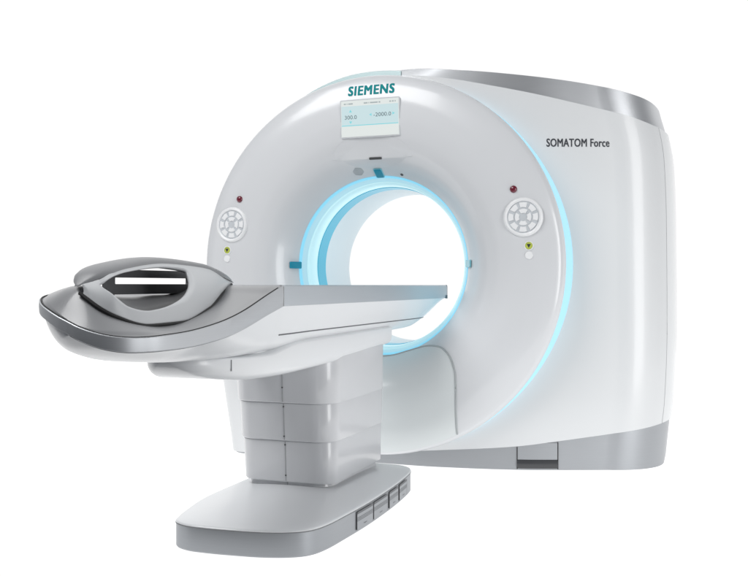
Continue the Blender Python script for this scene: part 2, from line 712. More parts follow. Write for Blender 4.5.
# service panel low on the front cover and its seam
def ptop(d):
    return pchip(abs(d), [0, 0.08, 0.16, 0.26, 0.33, 0.39, 0.44, 0.47, 0.483], [0.582, 0.590, 0.614, 0.643, 0.651, 0.643, 0.607, 0.55, 0.48])


rows = []
for i in range(61):
    d = -0.483 + 0.966 * i / 60
    zb = AZ - math.sqrt(1.018 ** 2 - d * d)
    zt = ptop(d)
    rows.append([Vector((AX + d, fdisc(AX + d, zb + (zt - zb) * q / 24) - 0.004, zb + (zt - zb) * q / 24)) for q in range(25)])
a = Acc()
a.grid(rows)
panel = gl(a.out('service_panel', M['panel'], gantry))
path = []
for s_ in (1, -1):
    p = [(0.483, AZ - 0.90 + 0.005), (0.483, 0.30), (0.483, 0.48), (0.47, 0.55), (0.44, 0.607), (0.39, 0.643), (0.33, 0.651), (0.26, 0.643), (0.16, 0.614), (0.08, 0.590), (0.0, 0.582)]
    p = [(AX + s_ * d, z) for d, z in p]
    path += p if s_ == 1 else p[::-1][1:]
path3 = catmull([(x, fdisc(x, z) - 0.001, z) for x, z in path], 140)
path3 = [Vector((p.x, fdisc(p.x, p.z) - 0.0025, p.z)) for p in path3]
a = Acc()
tube(a, path3, 0.0055, 10)
gl(a.out('panel_seam', M['pseam'], gantry))

# overhang under the screen that holds the laser window
rows = [[], [], [], []]
for i in range(41):
    x = -0.23 + 0.46 * i / 40
    k_ = max(0.0, 1 - (x / 0.23) ** 2)
    wx = AX + x
    zl_ = 1.668 + 0.0
    zt_ = zl_ + 0.006 + 0.125 * k_ ** 0.5
    yb = fdisc(wx, zt_) - 0.001
    lipy = fdisc(wx, zl_) * (1 - k_ ** 0.6) + (fdisc(AX, 1.72) + 0.012) * k_ ** 0.6
    zc = zl_ - 0.046 * k_
    rows[0].append(Vector((wx, yb, zt_)))
    rows[1].append(Vector((wx, min(lipy, fdisc(wx, zl_ + 0.004)) - 0.002, zl_ + 0.004)))
    rows[2].append(Vector((wx, min(lipy, fdisc(wx, zl_)) + 0.001, zl_)))
    rows[3].append(Vector((wx, fdisc(wx, zc) + 0.002, zc)))
a = Acc()
a.grid(rows)
gl(a.out('laser_overhang', M['disc'], gantry, angle=25))
a = Acc()
plate(a, rrect(0.035, 0.006, 0.003), (Vector((-0.021, fdisc(AX, 1.72) + 0.011, 1.6705)), Vector((1, 0, 0)), Vector((0, 0, 1)), Vector((0, -1, 0))), 0.006)
gl(a.out('laser_slot', M['dark'], gantry))

# blue windows round the bore
fr = frame_disc(AX, 1.606)
fr = (fr[0] + fr[3] * 0.003, fr[1], fr[2], fr[3])
a = Acc()
plate(a, rrect(0.021, 0.036, 0.008), fr, 0.005, 0.002)
gl(a.out('laser_window', M['mark'], gantry))
a = Acc()
plate(a, rrect(0.025, 0.040, 0.010), fr, 0.002)
gl(a.out('window_rim', M['marklight'], gantry))
for s_, m_ in ((-1, 'mark'), (1, 'marklight')):
    fr = frame_disc(AX + s_ * 0.515, AZ + 0.005)
    fr = (fr[0] + fr[3] * 0.005, fr[1], fr[2], fr[3])
    a = Acc()
    plate(a, rrect(0.040, 0.020, 0.007), fr, 0.005, 0.002)
    gl(a.out('laser_window', M[m_], gantry))
# loudspeaker grille: a disc of small holes, and the camera dot
fr = frame_disc(AX - 0.112, 1.614)
a = Acc()
o_, U, W, N = fr
for i in range(-4, 5):
    for j in range(-4, 5):
        px_, pz_ = (i + 0.5 * (j % 2)) * 0.0095, j * 0.0085
        if math.hypot(px_, pz_) < 0.031:
            ctr = o_ + U * px_ + W * pz_
            plate(a, [(0.0032 * math.cos(t * math.pi / 3), 0.0032 * math.sin(t * math.pi / 3)) for t in range(6)], (ctr, U, W, N), 0.0012)
gl(a.out('speaker_grille', M['grille'], gantry, smooth=False))
fr = frame_disc(AX + 0.135, 1.59)
a = Acc()
plate(a, [(0.009 * math.cos(t * math.pi / 8), 0.009 * math.sin(t * math.pi / 8)) for t in range(16)], fr, 0.004, 0.002)
gl(a.out('camera_lens', M['dark'], gantry))


def circ(r, n=32):
    return [(r * math.cos(2 * math.pi * i / n), r * math.sin(2 * math.pi * i / n)) for i in range(n)]


def sector(r0, r1, a0, a1, n=8):
    p = [(r1 * math.cos(R(a0 + (a1 - a0) * i / n)), r1 * math.sin(R(a0 + (a1 - a0) * i / n))) for i in range(n + 1)]
    p += [(r0 * math.cos(R(a1 + (a0 - a1) * i / n)), r0 * math.sin(R(a1 + (a0 - a1) * i / n))) for i in range(n + 1)]
    return p


# the two round keypads, their lamps and buttons
for s_ in (-1, 1):
    fr = frame_disc(AX + s_ * 0.837, 1.326)
    o_, U, W, N = fr
    a = Acc()
    rows = []
    for r, h in ((0.101, -0.004), (0.100, 0.003), (0.096, 0.009), (0.090, 0.011), (0.084, 0.008), (0.081, 0.001)):
        rows.append([o_ + U * p[0] + W * p[1] + N * h for p in circ(r, 56)])
    a.grid(rows, close_u=True)
    kp = gl(a.out('control_keypad', M['button'], gantry))
    a = Acc()
    plate(a, circ(0.083, 48), fr, 0.0015)
    a.out('keypad_face', M['pad'], kp)
    for q in range(8):
        a = Acc()
        c_ = q * 45
        plate(a, sector(0.050, 0.076, c_ - 16, c_ + 16), fr, 0.006, 0.0015)
        a.out('button', M['button'], kp)
    for q in range(4):
        a = Acc()
        c_ = q * 90
        plate(a, sector(0.021, 0.042, c_ - 32, c_ + 32), fr, 0.006, 0.0015)
        a.out('button', M['button'], kp)
    fr = frame_disc(AX + s_ * 0.787, 1.470)
    a = Acc()
    o_, U, W, N = fr
    rows = []
    for r, h in ((0.019, -0.003), (0.018, 0.004), (0.013, 0.009), (0.006, 0.0115), (0.001, 0.012)):
        rows.append([o_ + U * p[0] + W * p[1] + N * h for p in circ(r, 24)])
    a.grid(rows, close_u=True)
    gl(a.out('red_lamp', M['red'], gantry))
    fr = frame_disc(AX + s_ * 0.866, 1.180)
    a = Acc()
    plate(a, circ(0.019, 28), fr, 0.004, 0.0015)
    ind = gl(a.out('start_button', M['lime'], gantry))
    a = Acc()
    o2 = (fr[0] + fr[3] * 0.0045, fr[1], fr[2], fr[3])
    plate(a, [(-0.010, 0.008), (0.0, -0.011), (0.010, 0.008)], o2, 0.001)
    a.out('symbol', M['print'], ind, smooth=False)
    a = Acc()
    rows = [[fr[0] + fr[1] * p[0] + fr[2] * p[1] + fr[3] * h for p in circ(r, 28)] for r, h in ((0.024, -0.002), (0.024, 0.003), (0.0195, 0.003))]
    a.grid(rows, close_u=True)
    a.out('button_rim', M['button'], ind)
    fr = frame_disc(AX + s_ * 0.867, 1.131)
    a = Acc()
    plate(a, circ(0.020, 28), fr, 0.005, 0.002)
    gl(a.out('white_button', M['button'], gantry))

# display
sx0, sx1, sz0, sz1 = -0.2, 0.132, 1.787, 1.982
scx, scz = (sx0 + sx1) / 2, (sz0 + sz1) / 2
hw, hh = (sx1 - sx0) / 2, (sz1 - sz0) / 2
ymin = min(fdisc(x, z) for x in (sx0, scx, sx1) for z in (sz0, scz, sz1))
yb_, yt_ = fdisc(scx, sz0), fdisc(scx, sz1)
sW = Vector((0, yt_ - yb_, sz1 - sz0)).normalized()
sN = Vector((1, 0, 0)).cross(sW) * 1.0
if sN.y > 0:
    sN = -sN
sO = Vector((scx, (yb_ + yt_) / 2, scz))
bulge = max((Vector((x, fdisc(x, z), z)) - sO).dot(sN) for x in (sx0, scx, sx1) for z in (sz0, (sz0 + scz) / 2, scz, sz1))
SF = (sO + sN * (bulge - 0.002), Vector((1, 0, 0)), sW, sN)
a = Acc()
o_, U, W, N = SF
ol = rrect(hw + 0.006, hh + 0.006, 0.008)
rows = [[o_ + U * p[0] + W * p[1] - N * 0.03 for p in ol], [o_ + U * p[0] + W * p[1] + N * 0.002 for p in ol]]
a.grid(rows, close_u=True)
a.poly(rows[-1])
disp = gl(a.out('display', M['bezel'], gantry, smooth=False))


def scr(name, x0, x1, z0, z1, m, h):
    b_ = Acc()
    b_.poly([o_ + U * x0 + W * z0 + N * h, o_ + U * x1 + W * z0 + N * h, o_ + U * x1 + W * z1 + N * h, o_ + U * x0 + W * z1 + N * h])
    return b_.out(name, m, disp, smooth=False)


scr('screen', -hw, hw, -hh, hh, M['lcd'], 0.004)
scr('value_field', -hw + 0.003, hw - 0.003, -hh * 0.36, hh * 0.70, M['lcdblue'], 0.0052)
scr('divider_line', -hw + 0.003, hw - 0.003, -hh * 0.40, -hh * 0.355, M['lcdline'], 0.0060)


def scr_text(name, s, size, width, cx, cz, m, h=0.0068, emb=0.0):
    return lettering(name, s, size, width, lambda u, w: o_ + U * (cx + u) + W * (cz + w) + N * h, m, disp, emb)


scr_text('readout', '300.0', 0.030, 0.070, -hw + 0.057, hh * 0.10 - 0.012, M['lcdtext'])
scr_text('readout', '-2000.0', 0.030, 0.100, hw - 0.093, hh * 0.17 - 0.012, M['lcdtext'])


def tri(cx, cz, dx, dz, s):
    b_ = Acc()
    d = Vector((dx, dz))
    n_ = Vector((-dz, dx))
    pts = [Vector((cx, cz)) + d * s, Vector((cx, cz)) - d * s * 0.7 + n_ * s, Vector((cx, cz)) - d * s * 0.7 - n_ * s]
    b_.poly([o_ + U * p.x + W * p.y + N * 0.0066 for p in pts])
    b_.out('arrow', M['lcdline'], disp, smooth=False)


tri(-hw + 0.056, hh * 0.42, 0, 1, 0.0085)
tri(-hw + 0.056, -hh * 0.20, 0, -1, 0.0085)
tri(hw - 0.160, hh * 0.17, -1, 0, 0.008)
tri(hw - 0.030, hh * 0.17, 1, 0, 0.008)
# the tiny status line reads as rows of small dashes
for x0, ws in ((-hw + 0.018, (0.012, 0.004, 0.026)), (-0.032, (0.022, 0.004, 0.044, 0.010)), (hw - 0.052, (0.010, 0.010, 0.006))):
    b_ = Acc()
    x = x0
    for w_ in ws:
        b_.poly([o_ + U * x + W * (hh * 0.79) + N * 0.0066, o_ + U * (x + w_) + W * (hh * 0.79) + N * 0.0066, o_ + U * (x + w_) + W * (hh * 0.86) + N * 0.0066, o_ + U * x + W * (hh * 0.86) + N * 0.0066])
        x += w_ + 0.005
    b_.out('status_line', M['lcdgrey'], disp, smooth=False)

gl(lettering('brand_lettering', 'SIEMENS', 0.074, 0.268, lambda u, w: Vector((-0.031 + u, fdisc(-0.031 + u, 2.013 + w) - 0.0008, 2.013 + w)), M['brand'], gantry, 0.0032))
gl(lettering('model_lettering', 'SOMATOM Force', 0.060, 0.312, lambda u, w: Vector((1.037 + u, gfront(1.037 + u) - OFF - 0.0012, 1.711 + w)), M['print'], gantry, 0.0010))

# ================================================================== PATIENT TABLE
TX = 0.015
table = empty('patient_table', (TX, -0.9, 0))
table['label'] = 'long grey and white patient table on a stepped column, cantilevered into the bore'
table['category'] = 'patient table'


def tl(o):
    o.matrix_parent_inverse = Matrix.Translation((-TX, 0.9, 0))
    return o


YS = -1.73      # where the sculpted foot end begins
YE = 0.44       # end of the table inside the bore
# rim of the foot end, right half (x, y, z top, band height)
RIM = [(0.250, YS, 0.9795, 0.0755), (0.252, -1.86, 0.944, 0.068), (0.256, -2.01, 0.902, 0.060), (0.259, -2.13, 0.876, 0.055), (0.258, -2.24, 0.859, 0.050),
       (0.248, -2.35, 0.846, 0.046), (0.224, -2.445, 0.839, 0.043), (0.195, -2.50, 0.836, 0.041), (0.167, -2.54, 0.838, 0.041), (0.132, -2.568, 0.844, 0.040), (0.093, -2.583, 0.854, 0.039), (0.052, -2.588, 0.867, 0.037), (0.012, -2.582, 0.881, 0.035)]
RIML = [(-0.250, YS, 0.9795, 0.0755), (-0.253, -1.88, 0.970, 0.066), (-0.256, -2.01, 0.964, 0.056), (-0.256, -2.13, 0.960, 0.050), (-0.250, -2.25, 0.956, 0.042), (-0.236, -2.35, 0.951, 0.037),
        (-0.210, -2.42, 0.944, 0.034), (-0.175, -2.47, 0.936, 0.033), (-0.130, -2.515, 0.924, 0.033), (-0.080, -2.548, 0.910, 0.033), (-0.030, -2.570, 0.894, 0.034), (0.012, -2.582, 0.881, 0.035)]


def cat4(L, u):
    n = len(L) - 1
    s = min(int(u * n), n - 1)
    t = u * n - s

    def g(k_):
        if k_ < 0:
            return [2 * a_ - b_ for a_, b_ in zip(L[0], L[1])]
        if k_ > n:
            return [2 * a_ - b_ for a_, b_ in zip(L[-1], L[-2])]
        return L[k_]
    A, B, C_, D = g(s - 1), g(s), g(s + 1), g(s + 2)
    return [0.5 * (2 * b + (c - a_) * t + (2 * a_ - 5 * b + 4 * c - d) * t * t + (3 * b - a_ - 3 * c + d) * t ** 3) for a_, b, c, d in zip(A, B, C_, D)]


NR = 84
rim = [cat4(RIM, i / NR) for i in range(NR + 1)]
riml = [cat4(RIML, i / NR) for i in range(NR + 1)]
full = [tuple(p) for p in rim] + [tuple(p) for p in riml[-2::-1]]

LEAF = [(0.0, -2.530, 0.965), (0.060, -2.522, 0.924), (0.110, -2.488, 0.890), (0.150, -2.395, 0.864), (0.160, -2.25, 0.867), (0.135, -2.06, 0.901), (0.070, -1.86, 0.955), (0.0, -1.65, 0.985)]
LY = [p[1] for p in LEAF]


def leaf_h(y):
    return 0.0 if y <= LY[0] or y >= LY[-1] else pchip(y, LY, [p[0] for p in LEAF])


def leaf_z(y):
    if y < LY[0]:
        return interp(y, [-2.584, LY[0]], [0.884, 0.965])
    return pchip(y, LY, [p[2] for p in LEAF])


# upper tray surface: thin-plate surface through the rim, the foot of the handle and the hollow under it
import numpy as np
ctrl = [tuple(p[:3]) for p in rim[::4]] + [tuple(p[:3]) for p in riml[:-2:4]]
ctrl += [(p[0], p[1], p[2] - 0.001) for p in (LEAF[2:6])]
ctrl += [(0.0, -2.515, 0.963), (-0.07, -2.49, 0.967), (-0.13, -2.44, 0.966), (-0.19, -2.36, 0.963), (-0.20, -2.2, 0.962), (-0.20, -2.0, 0.966),
         (0.05, -2.36, 0.895), (0.0, -2.30, 0.912), (0.04, -2.20, 0.900), (0.0, -2.05, 0.922), (-0.05, -2.2, 0.925), (-0.09, -2.1, 0.937), (-0.09, -1.9, 0.945), (0.0, -1.85, 0.945),
         (0.0, -1.66, 0.982), (0.0, YS, 0.981), (0.12, YS, 0.980), (-0.12, YS, 0.980), (0.10, -1.80, 0.968)]
PTS = np.array(ctrl)
PTS[:len(rim[::4]), 2] -= 0.002


def tps(r2):
    return np.where(r2 > 1e-12, r2 * np.log(np.maximum(r2, 1e-12)) * 0.5, 0.0)


nP = len(PTS)
D2 = ((PTS[:, None, :2] - PTS[None, :, :2]) ** 2).sum(-1)
KM = np.zeros((nP + 3, nP + 3))
KM[:nP, :nP] = tps(D2) + np.eye(nP) * 2e-5
KM[:nP, nP] = 1
KM[:nP, nP + 1:] = PTS[:, :2]
KM[nP:, :nP] = KM[:nP, nP:].T
SOL = np.linalg.solve(KM, np.concatenate([PTS[:, 2], np.zeros(3)]))


def tray_height(x, y):
    r2 = ((PTS[:, :2] - np.array([x, y])) ** 2).sum(-1)
    return float(tps(r2) @ SOL[:nP] + SOL[nP] + SOL[nP + 1] * x + SOL[nP + 2] * y)


a = Acc()
rows = []
for A_, B_ in zip(rim, riml):
    r = []
    ins = min(0.004, (A_[0] - B_[0]) * 0.2)
    for q in range(65):
        t = q / 64
        x = B_[0] + ins + (A_[0] - B_[0] - 2 * ins) * t
        y = B_[1] + (A_[1] - B_[1]) * t + 0.003
        z = tray_height(x, y)
        if y > YS - 0.10:
            q_ = min(1.0, (y - YS + 0.10) / 0.09)
            z = z * (1 - q_) + 0.9795 * q_
        e_ = min(1.0, min(t, 1 - t) / 0.06)
        zr_ = (A_[2] if t > 0.5 else B_[2]) - 0.001
        r.append(Vector((TX + x, y, zr_ * (1 - e_) + z * e_)))
    rows.append(r)
a.grid(rows)
tray = tl(a.out('foot_tray', M['tray'], table, angle=60))

# silver band round the foot end
def offs(i, d):
    n = len(full)
    p0, p1 = full[max(i - 1, 0)], full[min(i + 1, n - 1)]
    t = Vector((p1[0] - p0[0], p1[1] - p0[1], 0)).normalized()
    return Vector((-t.y, t.x, 0)) * d     # outward for right->left travel through the foot end


sgn = 1 if offs(3, 1).x > 0 else -1
rows = []
for i, p in enumerate(full):
    c = Vector((TX + p[0], p[1], p[2]))
    hb = p[3]
    rows.append([c + offs(i, sgn * d) + Vector((0, 0, dz * hb)) for d, dz in ((-0.003, -0.03), (0.0, 0.0), (0.0025, -0.05), (0.0035, -0.5), (0.0025, -0.95), (0.0, -1.0), (-0.006, -1.0))])
a = Acc()
a.grid(rows)
tl(a.out('foot_band', M['band'], table))
a = Acc()
tube(a, [Vector((TX + p[0], p[1], p[2] + 0.0005)) + offs(i, -sgn * 0.0032) for i, p in list(enumerate(full))[2:-2]], 0.0021, 6)
tl(a.out('band_seam', M['black'], table))
a = Acc()
tube(a, [Vector((TX + p[0], p[1], p[2] - p[3])) + offs(i, -sgn * 0.005) for i, p in enumerate(full)], 0.0022, 6)
tl(a.out('band_seam', M['seam'], table))

# white hull below the band and the rail
def keel(y):
    return pchip(y, [-2.59, -2.55, -2.50, -2.43, -2.33, -2.2, -1.9, -1.5, 0.02, 0.15, 0.30, 0.40, 0.45], [0.85, 0.825, 0.797, 0.772, 0.751, 0.740, 0.735, 0.738, 0.745, 0.765, 0.812, 0.865, 0.90])


def hull_ex(y):
    return interp(y, [-2.5, -2.3, -2.05, -1.9, -1.6, -1.4], [2.7, 3.4, 6.0, 7.5, 7.5, 5.5])


def hull_row(A_, B_):
    r = []
    for q in range(57):
        s_ = -1 + 2 * q / 56
        s_ = math.copysign(abs(s_) ** 0.7, s_)
        t = (s_ + 1) / 2
        x, y, zb = (B_[i_] + (A_[i_] - B_[i_]) * t for i_ in range(3))
        k_ = min(keel(y), zb - 0.002)
        ex = hull_ex(y)
        r.append(Vector((TX + x, y, k_ + (zb - k_) * abs(s_) ** ex)))
    return r


rows = []
for i in range(41):
    y = YE - 0.01 + (YS - YE + 0.01) * i / 40
    rows.append(hull_row((0.242, y, 0.9045), (-0.242, y, 0.9045)))
for A_, B_ in zip(rim[1:], riml[1:]):
    d = min(0.007, (A_[0] - B_[0]) * 0.3)
    rows.append(hull_row((A_[0] - d, A_[1] + 0.004, A_[2] - A_[3]), (B_[0] + d, B_[1] + 0.004, B_[2] - B_[3])))
a = Acc()
a.grid(rows)
tl(a.out('table_underside', M['hull'], table, angle=60))
# groove along the hull
a = Acc()
for s_ in (1, -1):
    gp = []
    for q in range(41):
        y = -1.69 + 1.98 * q / 40
        z = max(0.801, keel(y) + 0.012)
        gp.append(Vector((TX + s_ * 0.2425 * ((z - keel(y)) / (0.9045 - keel(y))) ** (1 / hull_ex(y)), y, z)))
    tube(a, gp, 0.0026, 6)
tl(a.out('hull_groove', M['flapgap'], table))

# straight rail with closed end, and the shallow concave top
a = Acc()
sect = [(0.238, 0.9035), (0.2485, 0.906), (0.2505, 0.915), (0.2505, 0.968), (0.2485, 0.976), (0.240, 0.980), (0.228, 0.978)]
rows = [[Vector((TX + x, y, z)) for x, z in sect] for y in (YS, YE - 0.03, YE)]
a.grid(rows)
rows = [[Vector((TX - x, y, z)) for x, z in sect] for y in (YS, YE - 0.03, YE)]
a.grid(rows)
a.grid([[Vector((TX + 0.2505 * s_, YE + d, z)) for d, z in ((0.0, 0.904), (0.008, 0.912), (0.008, 0.970), (0.0, 0.980))] for s_ in (-1, -0.5, 0, 0.5, 1)])
tl(a.out('side_rail', M['railgrey'], table))
a = Acc()
rows = []
for y in [YS + 0.001 + (YE - YS + 0.008) * q / 20 for q in range(21)]:
    rows.append([Vector((TX + 0.244 * s_, y, 0.9785 - (0.028 * (1 - s_ * s_)) * min(1.0, max(0.0, (y - YS) / 0.25)))) for s_ in [-1 + q / 12 for q in range(25)]])
a.grid(rows)
tl(a.out('table_top', M['carbon'], table))
a = Acc()
tube(a, [Vector((TX + 0.249, YS - 0.001, z)) + Vector((0.004, 0, 0)) for z in (0.905, 0.94, 0.974)], 0.0016, 6)
tl(a.out('rail_seam', M['faint'], table))
a = Acc()
plate(a, rrect(0.012, 0.010, 0.003), (Vector((TX + 0.2505, YE - 0.010, 0.912)), Vector((0, 1, 0)), Vector((0, 0, 1)), Vector((1, 0, 0))), 0.003)
tl(a.out('rail_stop', M['seam'], table))

# handle: arch over the tray with a pierced panel on the near side
ARCH_P = [78, 90, 110, 150, 190, 215, 232]
ARCH_Y = [-2.530, -2.48, -2.380, -2.176, -1.940, -1.772, -1.645]
ARCH_Z = [0.974, 1.012, 1.040, 1.060, 1.050, 1.018, 0.987]
BOT_P = [78, 85, 105, 142, 175, 205, 226, 232]
BOT = [(0.004, -2.531, 0.964), (0.064, -2.527, 0.924), (0.114, -2.495, 0.890), (0.153, -2.40, 0.864), (0.160, -2.24, 0.867), (0.135, -2.045, 0.902), (0.060, -1.80, 0.964), (0.006, -1.65, 0.986)]


def pan_pt(p, b, side=1):
    ty, tz = pchip(p, ARCH_P, ARCH_Y), pchip(p, ARCH_P, ARCH_Z)
    k_ = max(0.0, min(1.0, (p - 78) / 22, (232 - p) / 26))
    k_ = k_ * (2 - k_)
    ty -= 0.075 * k_ * min(1.0, max(0.0, (p - 78) / 36))
    tz = pchip(ty, ARCH_Y, ARCH_Z)
    top_ = Vector((0.052 * k_ + 0.003, ty, tz - 0.014 * k_))
    bt = Vector([pchip(p, BOT_P, [q[i] for q in BOT]) for i in range(3)])
    c = top_.lerp(bt, b)
    c.x += 0.022 * math.sin(math.pi * b) * k_
    c.z += 0.004
    return Vector((TX + side * c.x, c.y, c.z))


NL = 200
hole = catmull([Vector((x, b, 0)) for x, b in [(92, 0.12), (106, 0.075), (140, 0.07), (172, 0.075), (181, 0.11), (182, 0.28), (179, 0.46), (171, 0.62), (156, 0.74), (135, 0.78), (115, 0.74), (103, 0.61), (95.5, 0.43), (91, 0.25)]], NL, closed=True)
# re-index hole points by direction so the two loops match
def ang(p):
    return math.atan2((p[1] - 0.42) * 1.0, (p[0] - 134) / 62)


import bisect
ha = sorted([((ang((h[0], h[1]))), h) for h in hole], key=lambda t: t[0])


def hole_at(an):
    m_ = len(ha)
    keys = [t[0] for t in ha]
    i = bisect.bisect(keys, an)
    a0, p0 = ha[i - 1] if i > 0 else (ha[-1][0] - 2 * math.pi, ha[-1][1])
    a1, p1 = ha[i] if i < m_ else (ha[0][0] + 2 * math.pi, ha[0][1])
    t = (an - a0) / max(1e-9, a1 - a0)
    return p0.lerp(p1, t)


def box_hit(an):
    du, db = 62 * math.cos(an), math.sin(an)
    ts = []
    if abs(du) > 1e-9:
        ts.append(((230.0 if du > 0 else 80.0) - 134) / du)
    if abs(db) > 1e-9:
        ts.append(((1.0 if db > 0 else 0.0) - 0.42) / db)
    t = min(ts)
    return 134 + du * t, 0.42 + db * t


def grip_panel(side, name):
    rows = []
    angs = [-math.pi + 2 * math.pi * (i + 0.5) / NL for i in range(NL)]
    outer_l = [box_hit(an) for an in angs]
    for q in range(9):
        t = q / 8
        r = []
        for p, an in zip(outer_l, angs):
            h = hole_at(an)
            r.append(pan_pt(p[0] * (1 - t) + h[0] * t, p[1] * (1 - t) + h[1] * t, side))
        rows.append(r)
    b_ = Acc()
    b_.grid(rows, close_u=True)
    o = b_.out(name, M['grip'], handle, angle=60)
    sm = o.modifiers.new('thickness', 'SOLIDIFY')
    sm.thickness = 0.013
    sm.offset = -1.0
    sm.thickness_clamp = 0.7
    return o


# arch band
rows = []
NA = 60
for i in range(NA + 1):
    p = 78 + 154 * i / NA
    ty, tz = pchip(p, ARCH_P, ARCH_Y), pchip(p, ARCH_P, ARCH_Z)
    k_ = max(0.05, min(1.0, (p - 78) / 22, (232 - p) / 26))
    k_ = k_ * (2 - k_)
    ring_ = []
    for dx, dz in ((0.060, -0.024), (0.056, -0.010), (0.044, -0.001), (0.022, 0.003), (0.0, 0.004), (-0.022, 0.003), (-0.044, -0.001), (-0.056, -0.010), (-0.060, -0.024), (-0.044, -0.026), (-0.03, -0.018), (0.0, -0.016), (0.03, -0.018), (0.044, -0.026)):
        ring_.append(Vector((TX + dx * k_, ty, tz + 0.004 + dz * k_)))
    rows.append(ring_)
a = Acc()
a.grid(rows, close_u=True)
a.poly(rows[0])
a.poly(rows[-1][::-1])
handle = tl(a.out('carry_handle', M['gripdark'], table, angle=50))
grip_panel(1, 'grip_panel')
a = Acc()
tube(a, [pan_pt(79 + 152 * i / 60, 1.0) + Vector((-0.002, 0, -0.004)) for i in range(61)], 0.0055, 8)
a.out('grip_painted_shadow', M['black'], handle)  # black tube drawn in as the shadow line under the panel edge

# far side of the handle: slotted paper-roll holder
def slot_plate():
    X = TX - 0.10
    y0, y1, z0, z1 = -2.27, -1.74, 0.950, 1.029
    s0, s1, t0, t1 = -2.228, -1.79, 0.983, 1.0035
    o1 = [(p[0] + (y0 + y1) / 2, p[1] + (z0 + z1) / 2) for p in rrect((y1 - y0) / 2, (z1 - z0) / 2, 0.022, 6)]
    i1 = [(p[0] + (s0 + s1) / 2, p[1] + (t0 + t1) / 2) for p in rrect((s1 - s0) / 2, (t1 - t0) / 2, 0.003, 6)]
    b_ = Acc()
    F = [Vector((X + 0.009, p[0], p[1])) for p in o1]
    G = [Vector((X + 0.009, p[0], p[1])) for p in i1]
    F2 = [Vector((X - 0.009, p[0], p[1])) for p in o1]
    G2 = [Vector((X - 0.009, p[0], p[1])) for p in i1]
    b_.grid([F, G, G2, F2], close_u=True, close_v=True)
    return tl(b_.out('roll_holder', M['holder'], table, angle=30))


slot_plate()
for y in (-2.24, -1.77):
    a = Acc()
    a.grid([[Vector((TX - 0.10 + dx, y + dy, z)) for dx, dy in ((-0.006, -0.012), (0.006, -0.012), (0.006, 0.012), (-0.006, 0.012))] for z in (0.87, 0.955)], close_u=True)
    tl(a.out('holder_post', M['holder'], table, smooth=False))

# lifting arm under the hull
def arm_bot(y):
    return pchip(y, [-2.10, -2.085, -2.05, -2.0, -1.92, -1.80, -1.6, -1.2, -0.8, -0.40], [0.732, 0.714, 0.692, 0.674, 0.660, 0.650, 0.646, 0.652, 0.666, 0.688])


def arm_top(y):
    return pchip(y, [-2.10, -1.95, -1.80, -1.72, -1.62, -1.54, -1.46, -1.2, -0.40], [0.742, 0.734, 0.728, 0.728, 0.740, 0.754, 0.760, 0.763, 0.771])


def arm_w(y):
    return pchip(y, [-2.10, -2.085, -2.05, -2.0, -1.92, -1.80, -1.65, -1.5, -0.4], [0.02, 0.05, 0.092, 0.125, 0.157, 0.180, 0.193, 0.199, 0.200])


rows = []
ylist = [-2.10 + 0.008 * q for q in range(13)] + [-2.0 + 1.60 * (q / 60) for q in range(61)]
for y in sorted(set(ylist)):
    w, zb, zt = arm_w(y), arm_bot(y), arm_top(y)
    r = 0.04 * min(1, w / 0.12)
    rb = min(r, (zt - zb) * 0.7)
    sec = []
    sec.append((w - min(0.04, w * 0.5), zt + 0.012))
    sec.append((w - 0.012, zt + 0.004))
    sec.append((w - 0.003, zt + 0.001))
    sec.append((w, zt - 0.004))
    for q in range(9):
        t = R(90 * q / 8)
        sec.append((w - r + r * math.cos(t), zb + rb - rb * math.sin(t)))
    sec = [(x, z) for x, z in sec] + [(-x, z) for x, z in sec[::-1]]
    rows.append([Vector((TX + x, y, z)) for x, z in sec])
a = Acc()
a.grid(rows, close_u=True)
a.poly(rows[0])
a.poly(rows[-1])
tl(a.out('lifting_arm', M['hull'], table, angle=45))
# filler between arm and hull (dark gap)
rows = []
for q in range(41):
    y = -2.07 + 1.67 * q / 40
    w = max(0.02, arm_w(y) - 0.035)
    rows.append([Vector((TX + w * s_, y, z)) for s_, z in ((1, arm_top(y) - 0.02), (1, 0.748), (-1, 0.748), (-1, arm_top(y) - 0.02))])
a = Acc()
a.grid(rows, close_u=True)
tl(a.out('arm_neck', M['hull'], table))
a = Acc()
ya = -1.93
tube(a, [Vector((TX + arm_w(ya) + 0.0005, ya, z)) for z in (arm_bot(ya) + 0.03, arm_top(ya) - 0.004)], 0.0022, 6)
tl(a.out('arm_seam', M['faint2'], table))

# stepped column
def rr_plan(x0, x1, y0, y1, r, n=8):
    pts = []
    for cx, cy, a0 in ((x1 - r, y1 - r, 0), (x0 + r, y1 - r, 90), (x0 + r, y0 + r, 180), (x1 - r, y0 + r, 270)):
        for i in range(n + 1):
            t = R(a0 + 90 * i / n)
            pts.append((cx + r * math.cos(t), cy + r * math.sin(t)))
    return pts


CX0, CX1, CY0, CY1 = -0.254, 0.193, -1.115, -0.425


def sleeve(z0, z1, grow0, grow1):
    rows = []
    for z, g_ in ((z0, grow0 - 0.020), (z0, grow0 - 0.004), (z0 + 0.004, grow0), (z1 - 0.004, grow1), (z1, grow1 - 0.004), (z1, grow1 - 0.03)):
        rows.append([Vector((x, y, z)) for x, y in rr_plan(CX0 - g_, CX1 + g_ * 0.45, CY0 - g_, CY1 + g_ * 0.4, 0.085 + g_)])
    b_ = Acc()
    b_.grid(rows, close_u=True)
    b_.poly(rows[-1])
    return tl(b_.out('column_sleeve', M['sleeve'], table, angle=35))


